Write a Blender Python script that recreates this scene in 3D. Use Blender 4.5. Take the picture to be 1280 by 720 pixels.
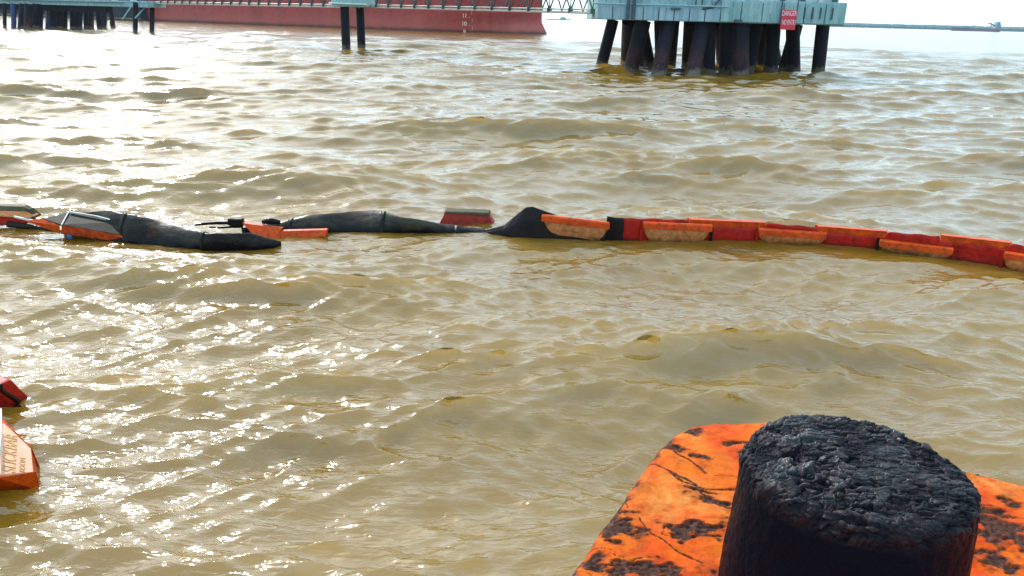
import bpy, math, random
import numpy as np
from mathutils import Vector, Matrix
for o in list(bpy.data.objects): bpy.data.objects.remove(o)
S = bpy.context.scene
C = S.collection
rad = math.radians

# ------------------------------------------------------------------ camera
FPX, PITCH, ROLL, HC = 960.0, rad(19.4), rad(1.5), 3.0
cam = bpy.data.cameras.new('camera')
cam.sensor_width = 36; cam.lens = 36*FPX/1280; cam.clip_start = .05; cam.clip_end = 20000
co = bpy.data.objects.new('camera', cam); C.objects.link(co)
CM = Matrix.Rotation(math.pi/2-PITCH, 4, 'X') @ Matrix.Rotation(ROLL, 4, 'Z')
co.matrix_world = Matrix.Translation((0, 0, HC)) @ CM
S.camera = co
# ------------------------------------------------------------------ light
SUN_AZ, SUN_EL = rad(-31), rad(34)        # azimuth from +Y, negative = left
w = bpy.data.worlds.new('World'); S.world = w; w.use_nodes = True
nt = w.node_tree; nt.nodes.clear()
sky = nt.nodes.new('ShaderNodeTexSky'); sky.sky_type = 'NISHITA'; sky.sun_disc = False
sky.sun_elevation = SUN_EL; sky.sun_rotation = SUN_AZ
sky.air_density = 1.0; sky.dust_density = 1.6; sky.ozone_density = 1.0; sky.altitude = 0
bg = nt.nodes.new('ShaderNodeBackground'); bg.inputs[1].default_value = 0.15
wo = nt.nodes.new('ShaderNodeOutputWorld')
veil = nt.nodes.new('ShaderNodeMixRGB'); veil.inputs[0].default_value = .70; veil.inputs[2].default_value = (4.5, 6.4, 7.4, 1)   # even thin overcast veil
nt.links.new(sky.outputs[0], veil.inputs[1]); nt.links.new(veil.outputs[0], bg.inputs[0]); nt.links.new(bg.outputs[0], wo.inputs[0])
sl = bpy.data.lights.new('sun', 'SUN'); sl.energy = 2.7; sl.angle = rad(.53); sl.color = (1, .975, .93)
so = bpy.data.objects.new('sun', sl); C.objects.link(so)
sd = Vector((math.sin(SUN_AZ)*math.cos(SUN_EL), math.cos(SUN_AZ)*math.cos(SUN_EL), math.sin(SUN_EL)))
so.rotation_euler = sd.to_track_quat('Z', 'Y').to_euler(); so.location = sd*50
S.view_settings.view_transform = 'Standard'; S.view_settings.look = 'None'
S.view_settings.gamma = 1; S.view_settings.exposure = 0.92
S.cycles.use_denoising = True; S.cycles.use_adaptive_sampling = False
S.cycles.max_bounces = 6; S.cycles.caustics_reflective = False; S.cycles.caustics_refractive = False

# ------------------------------------------------------------------ helpers
M3 = np.array(CM.to_3x3())
def ray(u, v): return M3 @ np.array([(u-640)/FPX, -(v-360)/FPX, -1.])
def atz(u, v, z=0.):
    d = ray(u, v); return np.array([0, 0, HC]) + (z-HC)/d[2]*d
def aty(u, v, y):
    d = ray(u, v); return np.array([0, 0, HC]) + y/d[1]*d
def proj_u(p):
    c = M3.T @ (np.array(p)-np.array([0, 0, HC])); return 640+FPX*c[0]/-c[2]

_rs = np.random.RandomState(7)
_perm = _rs.permutation(512).astype(np.int64); _perm = np.concatenate([_perm, _perm, _perm])
_grad = _rs.normal(size=(512, 3)); _grad /= np.linalg.norm(_grad, axis=1)[:, None]
def pnoise(x, y, z=0.):
    x, y, z = np.broadcast_arrays(np.asarray(x, float), np.asarray(y, float), np.asarray(z, float))
    xi, yi, zi = np.floor(x).astype(np.int64), np.floor(y).astype(np.int64), np.floor(z).astype(np.int64)
    fx, fy, fz = x-xi, y-yi, z-zi
    f = lambda t: t*t*t*(t*(t*6-15)+10)
    ux, uy, uz = f(fx), f(fy), f(fz); out = 0
    for a in (0, 1):
        for b in (0, 1):
            for c in (0, 1):
                h = _perm[_perm[_perm[(xi+a) & 511]+((yi+b) & 511)]+((zi+c) & 511)]
                g = _grad[h & 511]
                d = g[..., 0]*(fx-a)+g[..., 1]*(fy-b)+g[..., 2]*(fz-c)
                out = out + d*(ux if a else 1-ux)*(uy if b else 1-uy)*(uz if c else 1-uz)
    return out*1.6
def fbm(x, y, z=0., o=4):
    s = 0; a = 1
    for k in range(o):
        s = s+a*pnoise(np.asarray(x)*2**k+k*17.3, np.asarray(y)*2**k+k*5.1, np.asarray(z)*2**k); a *= .5
    return s/1.6

def link(o, parent=None, **p):
    C.objects.link(o)
    if parent is not None: o.parent = parent
    for k, v in p.items(): o[k] = v
    return o
def empty(name, loc=(0, 0, 0), **p):
    o = bpy.data.objects.new(name, None); o.empty_display_size = .2; o.location = loc
    return link(o, None, **p)
def mesh(name, V, Fc, mat, parent=None, smooth=False, attrs=None, **p):
    me = bpy.data.meshes.new(name)
    V = np.asarray(V, float)
    off = np.array(parent.location) if parent is not None and parent.parent is None else np.zeros(3)
    if parent is not None and parent.parent is not None: off = np.array(parent.parent.location)
    V = V-off
    if isinstance(Fc, np.ndarray):
        me.vertices.add(len(V)); me.vertices.foreach_set('co', V.astype(np.float32).ravel())
        n, k = Fc.shape
        me.loops.add(n*k); me.loops.foreach_set('vertex_index', Fc.astype(np.int32).ravel())
        me.polygons.add(n); me.polygons.foreach_set('loop_start', np.arange(n, dtype=np.int32)*k)
        me.update(calc_edges=True)
    else:
        me.from_pydata([tuple(v) for v in V], [], Fc); me.update()
    me.validate()
    if smooth: me.polygons.foreach_set('use_smooth', [True]*len(me.polygons))
    for k, a in (attrs or {}).items():
        at = me.attributes.new(k, 'FLOAT', 'POINT'); at.data.foreach_set('value', np.asarray(a, np.float32))
    me.materials.append(mat)
    return link(bpy.data.objects.new(name, me), parent, **p)
class MB:
    def __init__(s): s.V = []; s.F = []
    def add(s, V, F):
        o = len(s.V); s.V += [tuple(map(float, v)) for v in V]; s.F += [tuple(i+o for i in f) for f in F]; return s
    def box(s, a, b, R=None, c=(0, 0, 0)):
        V = [(x, y, z) for x in (a[0], b[0]) for y in (a[1], b[1]) for z in (a[2], b[2])]
        if R is not None: V = [np.array(c)+R@np.array(v) for v in V]
        return s.add(V, [(0, 1, 3, 2), (4, 6, 7, 5), (0, 4, 5, 1), (2, 3, 7, 6), (0, 2, 6, 4), (1, 5, 7, 3)])
    def tube(s, pts, r, n=10):
        rr = r if hasattr(r, '__len__') else [r]*len(pts)
        P = [Vector(p) for p in pts]; rings = []
        for i, p in enumerate(P):
            t = (P[min(i+1, len(P)-1)]-P[max(i-1, 0)]).normalized()
            a = t.cross(Vector((0, 0, 1)));
            if a.length < .05: a = t.cross(Vector((0, 1, 0)))
            a.normalize(); b = t.cross(a)
            rings.append([p+(a*math.cos(2*math.pi*k/n)+b*math.sin(2*math.pi*k/n))*rr[i] for k in range(n)])
        V = [v for R_ in rings for v in R_]
        F = [(i*n+k, i*n+(k+1) % n, (i+1)*n+(k+1) % n, (i+1)*n+k) for i in range(len(P)-1) for k in range(n)]
        F += [tuple(range(n))[::-1], tuple((len(P)-1)*n+k for k in range(n))]
        return s.add(V, F)
    def build(s, name, mat, parent=None, smooth=False, bevel=0, **p):
        o = mesh(name, s.V, s.F, mat, parent, smooth, **p)
        if bevel:
            m = o.modifiers.new('bevel', 'BEVEL'); m.width = bevel; m.segments = 2; m.limit_method = 'ANGLE'
        return o
def loft(rings):
    R = np.array(rings); n, k, _ = R.shape
    V = R.reshape(-1, 3); i = np.arange(n-1)[:, None]; j = np.arange(k)[None, :]
    F = np.stack([i*k+j, i*k+(j+1) % k, (i+1)*k+(j+1) % k, (i+1)*k+j], -1).reshape(-1, 4)
    return V, F
def ip(tab, u): return float(np.interp(u, [t[0] for t in tab], [t[1] for t in tab]))

# ------------------------------------------------------------------ materials
class Mat:
    def __init__(s, name, rough=.6, metal=0., ior=1.45, spec=.5):
        s.m = bpy.data.materials.new(name); s.m.use_nodes = True; s.t = s.m.node_tree
        s.b = s.t.nodes['Principled BSDF']; s.b.inputs['Roughness'].default_value = rough
        s.b.inputs['Metallic'].default_value = metal; s.b.inputs['IOR'].default_value = ior
        s.b.inputs['Specular IOR Level'].default_value = spec
        s.tc = s.t.nodes.new('ShaderNodeTexCoord').outputs['Object']
    def L(s, a, b): s.t.links.new(a, b)
    def N(s, kind, **kw):
        n = s.t.nodes.new('ShaderNode'+kind)
        for k, v in kw.items(): setattr(n, k, v)
        return n
    def mapping(s, sc, rot=(0, 0, 0)):
        n = s.N('Mapping'); n.inputs['Scale'].default_value = sc; n.inputs['Rotation'].default_value = rot
        s.L(s.tc, n.inputs[0]); return n.outputs[0]
    def noise(s, scale, detail=5, rough=.6, vec=None, dist=0):
        n = s.N('TexNoise'); n.inputs['Scale'].default_value = scale; n.inputs['Detail'].default_value = detail
        n.inputs['Roughness'].default_value = rough; n.inputs['Distortion'].default_value = dist
        s.L(vec or s.tc, n.inputs['Vector']); return n.outputs[0]
    def ramp(s, fac, stops):
        n = s.N('ValToRGB'); e = n.color_ramp.elements
        while len(e) < len(stops): e.new(.5)
        for i, (p, c) in enumerate(stops):
            e[i].position = p; e[i].color = (*c, 1) if hasattr(c, '__len__') else (c, c, c, 1)
        s.L(fac, n.inputs[0]); return n.outputs[0]
    def mix(s, fac, a, b, mode='MIX'):
        n = s.N('MixRGB', blend_type=mode)
        for i, x in enumerate((fac, a, b)):
            if hasattr(x, 'is_output'): s.L(x, n.inputs[i])
            elif i == 0: n.inputs[0].default_value = x
            else: n.inputs[i].default_value = (*x, 1)
        return n.outputs[0]
    def math(s, op, a, b=0., clamp=False):
        n = s.N('Math', operation=op, use_clamp=clamp)
        for i, x in enumerate((a, b)):
            if hasattr(x, 'is_output'): s.L(x, n.inputs[i])
            else: n.inputs[i].default_value = x
        return n.outputs[0]
    def bump(s, h, strength=.5, dist=.01, prev=None):
        n = s.N('Bump'); n.inputs['Strength'].default_value = strength; n.inputs['Distance'].default_value = dist
        s.L(h, n.inputs['Height'])
        if prev: s.L(prev, n.inputs['Normal'])
        return n.outputs[0]
    def attr(s, name): 
        n = s.N('Attribute'); n.attribute_name = name; return n.outputs['Fac']
    def col(s, c): 
        if hasattr(c, 'is_output'): s.L(c, s.b.inputs['Base Color'])
        else: s.b.inputs['Base Color'].default_value = (*c, 1)
        return s
    def nrm(s, n): s.L(n, s.b.inputs['Normal']); return s
    def z(s):
        n = s.N('SeparateXYZ'); s.L(s.tc, n.inputs[0]); return n.outputs[2]

def simple(name, c1, c2, scale=3., rough=.6, bump=.3, bd=.01, sc=(1, 1, 1), c3=None, spec=.5, lo=.35, hi=.65, metal=0):
    m = Mat(name, rough, spec=spec, metal=metal); v = m.mapping(sc)
    n = m.noise(scale, 6, .65, v)
    c = m.ramp(n, [(lo, c1), (hi, c2)])
    if c3: c = m.mix(m.ramp(m.noise(scale*2.7, 6, .7, v), [(.55, 0.), (.68, 1.)]), c, c3)
    m.col(c).nrm(m.bump(m.noise(scale*6, 6, .7, v), bump, bd)); return m.m

# ------------------------------------------------------------------ water
def build_water():
    rs = np.random.RandomState(11)
    th = np.concatenate([np.linspace(-180, -44, 60)[:-1], np.linspace(-44, 44, 1120), np.linspace(44, 180, 60)[1:-1]])
    th = np.radians(th); nt_ = len(th)
    r = [0.4, 1.2, 2.0, 2.6, 3.0]
    while r[-1] < 9000:
        x = r[-1]
        if x < 14: d = max(x*x/2500, .006)
        elif x < 75: d = .075+(x-14)*.0034
        else: d = .29*(x/75)**1.6+(x-75)*.022
        r.append(x+d)
    r = np.array(r); nr = len(r)
    dr = np.gradient(r); dth = np.gradient(th)
    Rr, T = np.meshgrid(r, th, indexing='ij')
    X = (Rr*np.sin(T)); Y = (Rr*np.cos(T)); Z = np.zeros_like(X); DX = np.zeros_like(X); DY = np.zeros_like(X)
    sp = np.maximum(dr, r*np.radians(88/1120)*.7)
    NW = 190
    lam = np.exp(np.linspace(math.log(.11), math.log(12.0), NW)+rs.uniform(-.5, .5, NW)*.024)
    # slope budget per wave as a function of wavelength (m)
    wgt = np.exp(-(np.log(lam/.80)/.75)**2)*1.0 + 2.4*np.exp(-(np.log(lam/.26)/.5)**2) + .75*np.exp(-(np.log(lam/4.0)/.5)**2)
    slope = np.sqrt(wgt/np.sum(wgt))*SLOPE*1.414
    mean = rad(-84)
    for i in range(NW):
        L = lam[i]; k = 2*math.pi/L
        spread = 15 if L > .9 else 23
        a_ = mean+rad(rs.normal(0, spread)); kx, ky = k*math.cos(a_), k*math.sin(a_); ph = rs.uniform(0, 6.28)
        A = slope[i]/k
        fade = np.clip((L/sp-2.1)/1.7, 0, 1)
        m = fade > 0
        if not m.any(): continue
        n0 = np.nonzero(m)[0].max()+1; n1 = np.nonzero(m)[0].min()
        xs, ys = X[n1:n0], Y[n1:n0]
        # slow wandering groups so crests stay short
        p = kx*xs+ky*ys+ph+.9*np.sin(xs*k*.11*math.cos(ph*3)+ys*k*.09+ph*7)
        g = (A*fade[n1:n0])[:, None]*(1+.35*np.sin(ys*k*.17*math.sin(ph*5)-xs*k*.13+ph*3))
        s_, c_ = np.sin(p), np.cos(p)
        Z[n1:n0] += g*c_
        DX[n1:n0] -= g*s_*kx/k*1.1; DY[n1:n0] -= g*s_*ky/k*1.1
    # the barrier lies on the water and calms it
    line = np.array([atz(u, v, 0)[:2] for u, v in [(-90, 282), (60, 290), (150, 303), (250, 309), (345, 304), (420, 290), (540, 291), (680, 297), (800, 301), (945, 304), (1100, 313), (1190, 325), (1280, 340), (1420, 368), (1800, 442)]])
    for (r0, r1) in [(7.0, 14.5)]:
        q = (r > r0) & (r < r1); xs, ys = X[q]+DX[q], Y[q]+DY[q]; dm = np.full(xs.shape, 9.)
        for a, b in zip(line[:-1], line[1:]):
            d = b-a; t_ = np.clip(((xs-a[0])*d[0]+(ys-a[1])*d[1])/(d@d), 0, 1); dm = np.minimum(dm, np.hypot(xs-a[0]-t_*d[0], ys-a[1]-t_*d[1]))
        Z[q] *= 1-.72*np.exp(-(dm/.75)**2)
    # sharpen crests a little
    Z = Z+np.clip(Z, 0, None)**2*1.2
    i = np.arange(nr-1)[:, None]; j = np.arange(nt_)[None, :]
    F = np.stack([i*nt_+j, (i+1)*nt_+j, (i+1)*nt_+(j+1) % nt_, i*nt_+(j+1) % nt_], -1).reshape(-1, 4)[:, ::-1]
    V = np.stack([X+DX, Y+DY, Z], -1).reshape(-1, 3)
    far = np.clip((Rr-22)/100, 0, 1).reshape(-1)
    print('water verts', len(V), 'rms z', Z[300:500].std())
    m = Mat('murky_river_water', .07, ior=1.40, spec=.8)
    a = m.attr('far')
    v = m.mapping((.7, 1.9, 1), (0, 0, rad(6)))
    n1_ = m.noise(9, 2, .5, v, .6)
    n3_ = m.noise(.5, 6, .68, m.mapping((1, .7, 1)), .2)
    bn = m.N('Bump'); bn.inputs['Distance'].default_value = .016; m.L(m.attr('near'), bn.inputs['Strength']); m.L(n1_, bn.inputs['Height']); b = bn.outputs[0]
    b3 = m.N('Bump'); b3.inputs['Distance'].default_value = .35; m.L(a, b3.inputs['Strength']); m.L(n3_, b3.inputs['Height']); m.L(b, b3.inputs['Normal'])
    # silty water: the glossy surface ripples, the light scattered back from the silt below hardly does
    cb = m.b.inputs; cb['Coat Weight'].default_value = 1; m.b.subsurface_method = 'BURLEY'; cb['Coat IOR'].default_value = 1.75; cb['Subsurface Weight'].default_value = 1; cb['Subsurface Scale'].default_value = .7; cb['Subsurface Radius'].default_value = (1, .9, .7); cb['Specular IOR Level'].default_value = 0
    m.L(b3.outputs[0], cb['Coat Normal'])
    ge = m.N('NewGeometry'); mx = m.N('Mix', data_type='VECTOR'); mx.inputs[0].default_value = .55; mx.inputs[5].default_value = (0, 0, 1)
    m.L(ge.outputs['Normal'], mx.inputs[4]); vn = m.N('VectorMath', operation='NORMALIZE'); m.L(mx.outputs[1], vn.inputs[0]); m.nrm(vn.outputs[0])
    rr = m.math('ADD', m.math('MULTIPLY', a, .03), .075); m.L(rr, cb['Coat Roughness']); cb['Roughness'].default_value = 1
    c = m.ramp(m.noise(.35, 4, .6, m.mapping((.7, 1.3, 1))), [(.3, WATER1), (.7, WATER2)])
    silver_streaks = m.ramp(m.noise(1.6, 8, .72, m.mapping((.55, 2.2, 1), (0, 0, rad(5))), .7), [(.52, 0.), (.76, .28)])
    c = m.mix(silver_streaks, c, (.30, .26, .19))     # silver sky-reflection streaks painted into the body colour, partly silt and froth film
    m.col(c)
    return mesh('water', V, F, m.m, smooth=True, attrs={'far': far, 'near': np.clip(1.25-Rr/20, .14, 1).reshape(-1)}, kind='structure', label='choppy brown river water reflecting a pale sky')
SLOPE = .325
WATER1 = (.140, .070, .004); WATER2 = (.190, .106, .014)
build_water()

# ------------------------------------------------------------------ foreground: quay, orange platform, bollard
m_conc = simple('weathered_concrete', (.28, .26, .23), (.4, .37, .33), 2.5, .85, .4, .02)
MB().box((-9, -6, .75), (9, 1.05, 1.3)).build('quay', m_conc, bevel=.03, kind='structure', label='concrete quay edge the photographer stands on')
for x in (-7, -2.5, 2, 6.5):
    pass

m = Mat('rusted_orange_paint', .42, spec=.06)
rust = m.attr('rust'); pale = m.attr('pale')
base = m.ramp(m.noise(5, 8, .7), [(.3, (.30, .016, .0)), (.5, (.50, .045, .0)), (.7, (.64, .09, .0))])
base = m.mix(m.ramp(m.noise(3.5, 6, .7, None, .6), [(.45, 0.), (.62, .75)]), base, (.60, .13, .002))
base = m.mix(m.ramp(m.noise(7, 9, .78, m.mapping((1, 1.3, 1)), .5), [(.50, 0.), (.66, .85)]), base, (.22, .040, .007))
base = m.mix(m.math('MULTIPLY', pale, m.ramp(m.noise(22, 8, .75), [(.38, 0.), (.62, 1.)])), base, (.55, .20, .035))
fine = m.ramp(m.noise(60, 6, .75), [(.60, 0.), (.70, 1.)])
base = m.mix(m.ramp(rust, [(.10, 0.), (.42, .8)]), base, (.20, .038, .008))
base = m.mix(m.math('MULTIPLY', fine, .55), base, (.22, .05, .02))
veins = m.ramp(m.noise(9, 10, .8, m.mapping((1, 1.6, 1)), 1.2), [(.60, 0.), (.66, 1.)])
base = m.mix(m.math('MULTIPLY', veins, .6), base, (.30, .045, .01))
rc = m.ramp(m.noise(45, 8, .7), [(.3, (.02, .011, .012)), (.55, (.07, .03, .022)), (.72, (.2, .1, .07))])
m.col(m.mix(m.ramp(rust, [(.35, 0.), (.6, 1.)]), base, rc))
m.L(m.ramp(rust, [(.3, .38), (.6, .75)]), m.b.inputs['Roughness'])
m.nrm(m.bump(m.noise(140, 6, .7), .5, .002, m.bump(m.noise(35, 8, .7), .7, .006)))
m_orange_rust = m.m

ZP = 1.45
E1 = np.array([.876, -.482]); E2 = np.array([.482, .876])
pA, pB = atz(718, 700, ZP)[:2], atz(822, 556, ZP)[:2]
pC = atz(1262, 597, ZP)[:2]
E2 = (pB-pA)/np.linalg.norm(pB-pA); E1 = np.array([E2[1], -E2[0]])
corner = pA+E2*np.dot(pC-pA, E2)
def plate():
    Wd, Ln, cr = 2.3, 2.35, .47
    # outline in local (a along E1 from the left edge, b along -E2 from the back edge)
    pts = []
    def arc(cx, cy, a0, a1, rr, n=150):
        for t in np.linspace(a0, a1, n): pts.append((cx+rr*math.cos(t), cy+rr*math.sin(t)))
    arc(cr, cr, math.pi, math.pi*1.5, cr, 200)
    for t in np.linspace(cr, Wd-.2, 330)[1:-1]: pts.append((t, 0))
    arc(Wd-.2, .2, -math.pi/2, 0, .2, 30)
    for t in np.linspace(.2, Ln-.2, 90)[1:-1]: pts.append((Wd, t))
    arc(Wd-.2, Ln-.2, 0, math.pi/2, .2, 20)
    for t in np.linspace(Wd-.2, .2, 90)[1:-1]: pts.append((t, Ln))
    arc(.2, Ln-.2, math.pi/2, math.pi, .2, 20)
    for t in np.linspace(Ln-.2, cr, 420)[1:-1]: pts.append((0, t))
    P = np.array(pts); cen = np.array([Wd*.55, Ln*.55]); N = len(P)
    wob = fbm(P[:, 0]*3, P[:, 1]*3, 1.)*.012+fbm(P[:, 0]*14, P[:, 1]*14, 4.)*.006
    dirn = (cen-P)/np.linalg.norm(cen-P, axis=1)[:, None]
    P = P+dirn*(wob[:, None]+.004)
    rows = []; zs = []
    for z in (-1.6, -1.0, -.5, -.3, -.2, -.12, -.08, -.06, -.045): rows.append(P); zs.append(z)
    for t in np.linspace(0, math.pi/2, 12): rows.append(P+dirn*(1-math.cos(t))*.045); zs.append(-.045*(1-math.sin(t)))
    for f in np.concatenate([np.linspace(0, 1, 240)[1:]**1.15*.985]): 
        Q = P+dirn*.045; rows.append(Q+(cen-Q)*f); zs.append(0)
    A = np.array(rows); Zl = np.repeat(np.array(zs)[:, None], N, 1)
    W2 = corner[None, None, :]+A[..., 0:1]*E1-A[..., 1:2]*E2
    x, y = W2[..., 0], W2[..., 1]
    # flaked patches at their places on the plate
    rust = np.zeros_like(x)
    for (u, v, ru, rv, an) in [(776, 658, .055, .05, .3), (868, 661, .075, .035, .1), (802, 712, .13, .035, -.15), (843, 560, .05, .02, -.5), (868, 570, .045, .015, -.4),
                          (898, 628, .06, .018, -.5), (872, 612, .05, .008, -.35), (922, 553, .05, .014, .1), (932, 565, .03, .02, .2), (868, 540, .03, .02, 0), (1262, 668, .07, .09, .3), (1238, 640, .05, .03, 0), (1244, 700, .04, .05, 0), (1270, 630, .03, .02, 0),
                          (1230, 590, .12, .012, -.5), (742, 700, .05, .012, 1.1), (763, 640, .03, .02, .9)]:
        c = atz(u, v, ZP)[:2]; dx, dy = x-c[0], y-c[1]; ca, sa = math.cos(an), math.sin(an)
        ex, ey = dx*ca+dy*sa, -dx*sa+dy*ca
        d = 1-np.sqrt((ex/ru)**2+(ey/rv)**2)
        near = d > -1.5
        nn = np.zeros_like(x); nn[near] = fbm(x[near]*17, y[near]*30, 3., 6)*1.25
        rust = np.maximum(rust, np.clip(.5+d*.55+nn*.9, 0, 1)*(d > -1.4))
    n = fbm(x*5.5, y*7.5, Zl*5+9., 5); rust = np.maximum(rust, np.clip(.5+(n-.66)*5, 0, 1)*.9)
    # worn lip
    lip = np.clip(1-np.linalg.norm(A-rows[8][None], axis=2)/.045, 0, 1)
    ln = fbm(x*9, y*9, 2., 5); rust = np.maximum(rust, np.clip(lip*.8+ln*1.1-.12, 0, 1)*(lip > 0))
    rust = np.maximum(rust, np.where(Zl < -.05, np.clip(.45+fbm(x*4, y*4, Zl*6, 4)*1.5, 0, 1), 0))
    cr1 = np.abs(fbm(x*2.0+.4, y*4.2, 31., 4)); crack = np.clip(1-cr1/.012, 0, 1)*(fbm(x*2, y*2, 50., 2) > .0)
    rust = np.maximum(rust, crack*.75)
    wx, wy = x+fbm(x*8, y*8, 70., 4)*.02, y+fbm(x*8, y*8, 90., 4)*.02
    for pl, wd in [([(800, 574), (835, 588), (855, 603), (880, 610), (925, 612)], .004), ([(838, 590), (868, 604), (880, 618), (905, 634)], .006), ([(800, 645), (812, 668), (840, 682), (875, 705)], .003),
                   ([(712, 706), (745, 703), (775, 706), (800, 697)], .003), ([(842, 562), (870, 580), (880, 590)], .004), ([(1215, 640), (1250, 655), (1280, 662)], .003)]:
        P_ = [atz(u, v, ZP)[:2] for u, v in pl]
        for a, b in zip(P_[:-1], P_[1:]):
            d = b-a; t_ = np.clip(((wx-a[0])*d[0]+(wy-a[1])*d[1])/(d@d), 0, 1); dd = np.hypot(wx-a[0]-t_*d[0], wy-a[1]-t_*d[1])
            rust = np.maximum(rust, np.clip(1-dd/(wd*2.0), 0, 1)*.8)
    c0 = atz(838, 625, ZP)[:2]; pale = np.clip(1.2-np.hypot((x-c0[0])/.24, (y-c0[1])/.12)*.8+fbm(x*6, y*6, 7., 3)*.7, 0, 1)
    c0 = atz(1225, 600, ZP)[:2]; pale = np.maximum(pale, np.clip(1.1-np.hypot((x-c0[0])/.25, (y-c0[1])/.09)+fbm(x*6, y*6, 8., 3)*.6, 0, 1))
    c0 = atz(862, 545, ZP)[:2]; pale = np.maximum(pale, np.clip(.9-np.hypot((x-c0[0])/.10, (y-c0[1])/.09)+fbm(x*6, y*6, 8., 3)*.6, 0, 1))
    rs_ = np.clip((rust-.35)/.25, 0, 1); rs_ = rs_*rs_*(3-2*rs_)
    rim = np.exp(-((rust-.36)/.06)**2)
    h = fbm(x*5, y*5, 0., 3)*.010+fbm(x*25, y*25, 5., 4)*.003-rs_*.006+rim*.002+rs_*fbm(x*45, y*60, 6., 4)*.010
    top = (Zl > -.046)
    V = np.stack([x, y, ZP+Zl+np.where(top, h, 0)-.0], -1)
    n_, k_ = A.shape[:2]
    i = np.arange(n_-1)[:, None]; j = np.arange(k_)[None, :]
    F = np.stack([i*k_+j, i*k_+(j+1) % k_, (i+1)*k_+(j+1) % k_, (i+1)*k_+j], -1).reshape(-1, 4)
    return mesh('mooring_platform', V.reshape(-1, 3), F, m_orange_rust, smooth=True, attrs={'rust': rust.ravel(), 'pale': pale.ravel()},
                label='rusted bright orange steel mooring platform with a rounded corner under the black bollard', category='mooring platform')
plate()

m = Mat('tarred_rusty_iron', .38, spec=.45)
cr_ = m.attr('crest')
cc = m.ramp(m.noise(26, 6, .7), [(.3, (.005, .005, .009)), (.5, (.016, .011, .014)), (.68, (.05, .024, .03)), (.8, (.11, .06, .065))])
cc = m.mix(m.ramp(m.noise(55, 4, .6), [(.66, 0.), (.74, 1.)]), cc, (.13, .035, .03))
cc = m.mix(m.ramp(m.noise(9, 5, .6, m.mapping((1, 1.4, 1))), [(.52, 0.), (.72, .8)]), cc, (.028, .040, .045))
cc = m.mix(m.ramp(m.noise(13, 7, .75), [(.50, 0.), (.62, .7)]), cc, (.035, .018, .014))
cc = m.mix(m.ramp(cr_, [(.0, 0.), (1., 1.)]), (.004, .005, .009), cc)
m.col(cc); m.L(m.ramp(cr_, [(.0, .03), (.5, .12), (.9, .6)]), m.b.inputs['Specular IOR Level']); m.L(m.ramp(m.noise(40, 5, .7), [(.38, .22), (.6, .5)]), m.b.inputs['Roughness'])
m.nrm(m.bump(m.noise(70, 6, .65, m.mapping((.6, 1.5, 1))), .6, .004, m.bump(m.noise(220, 5, .7), .6, .002)))
m_tar = m.m
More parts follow.
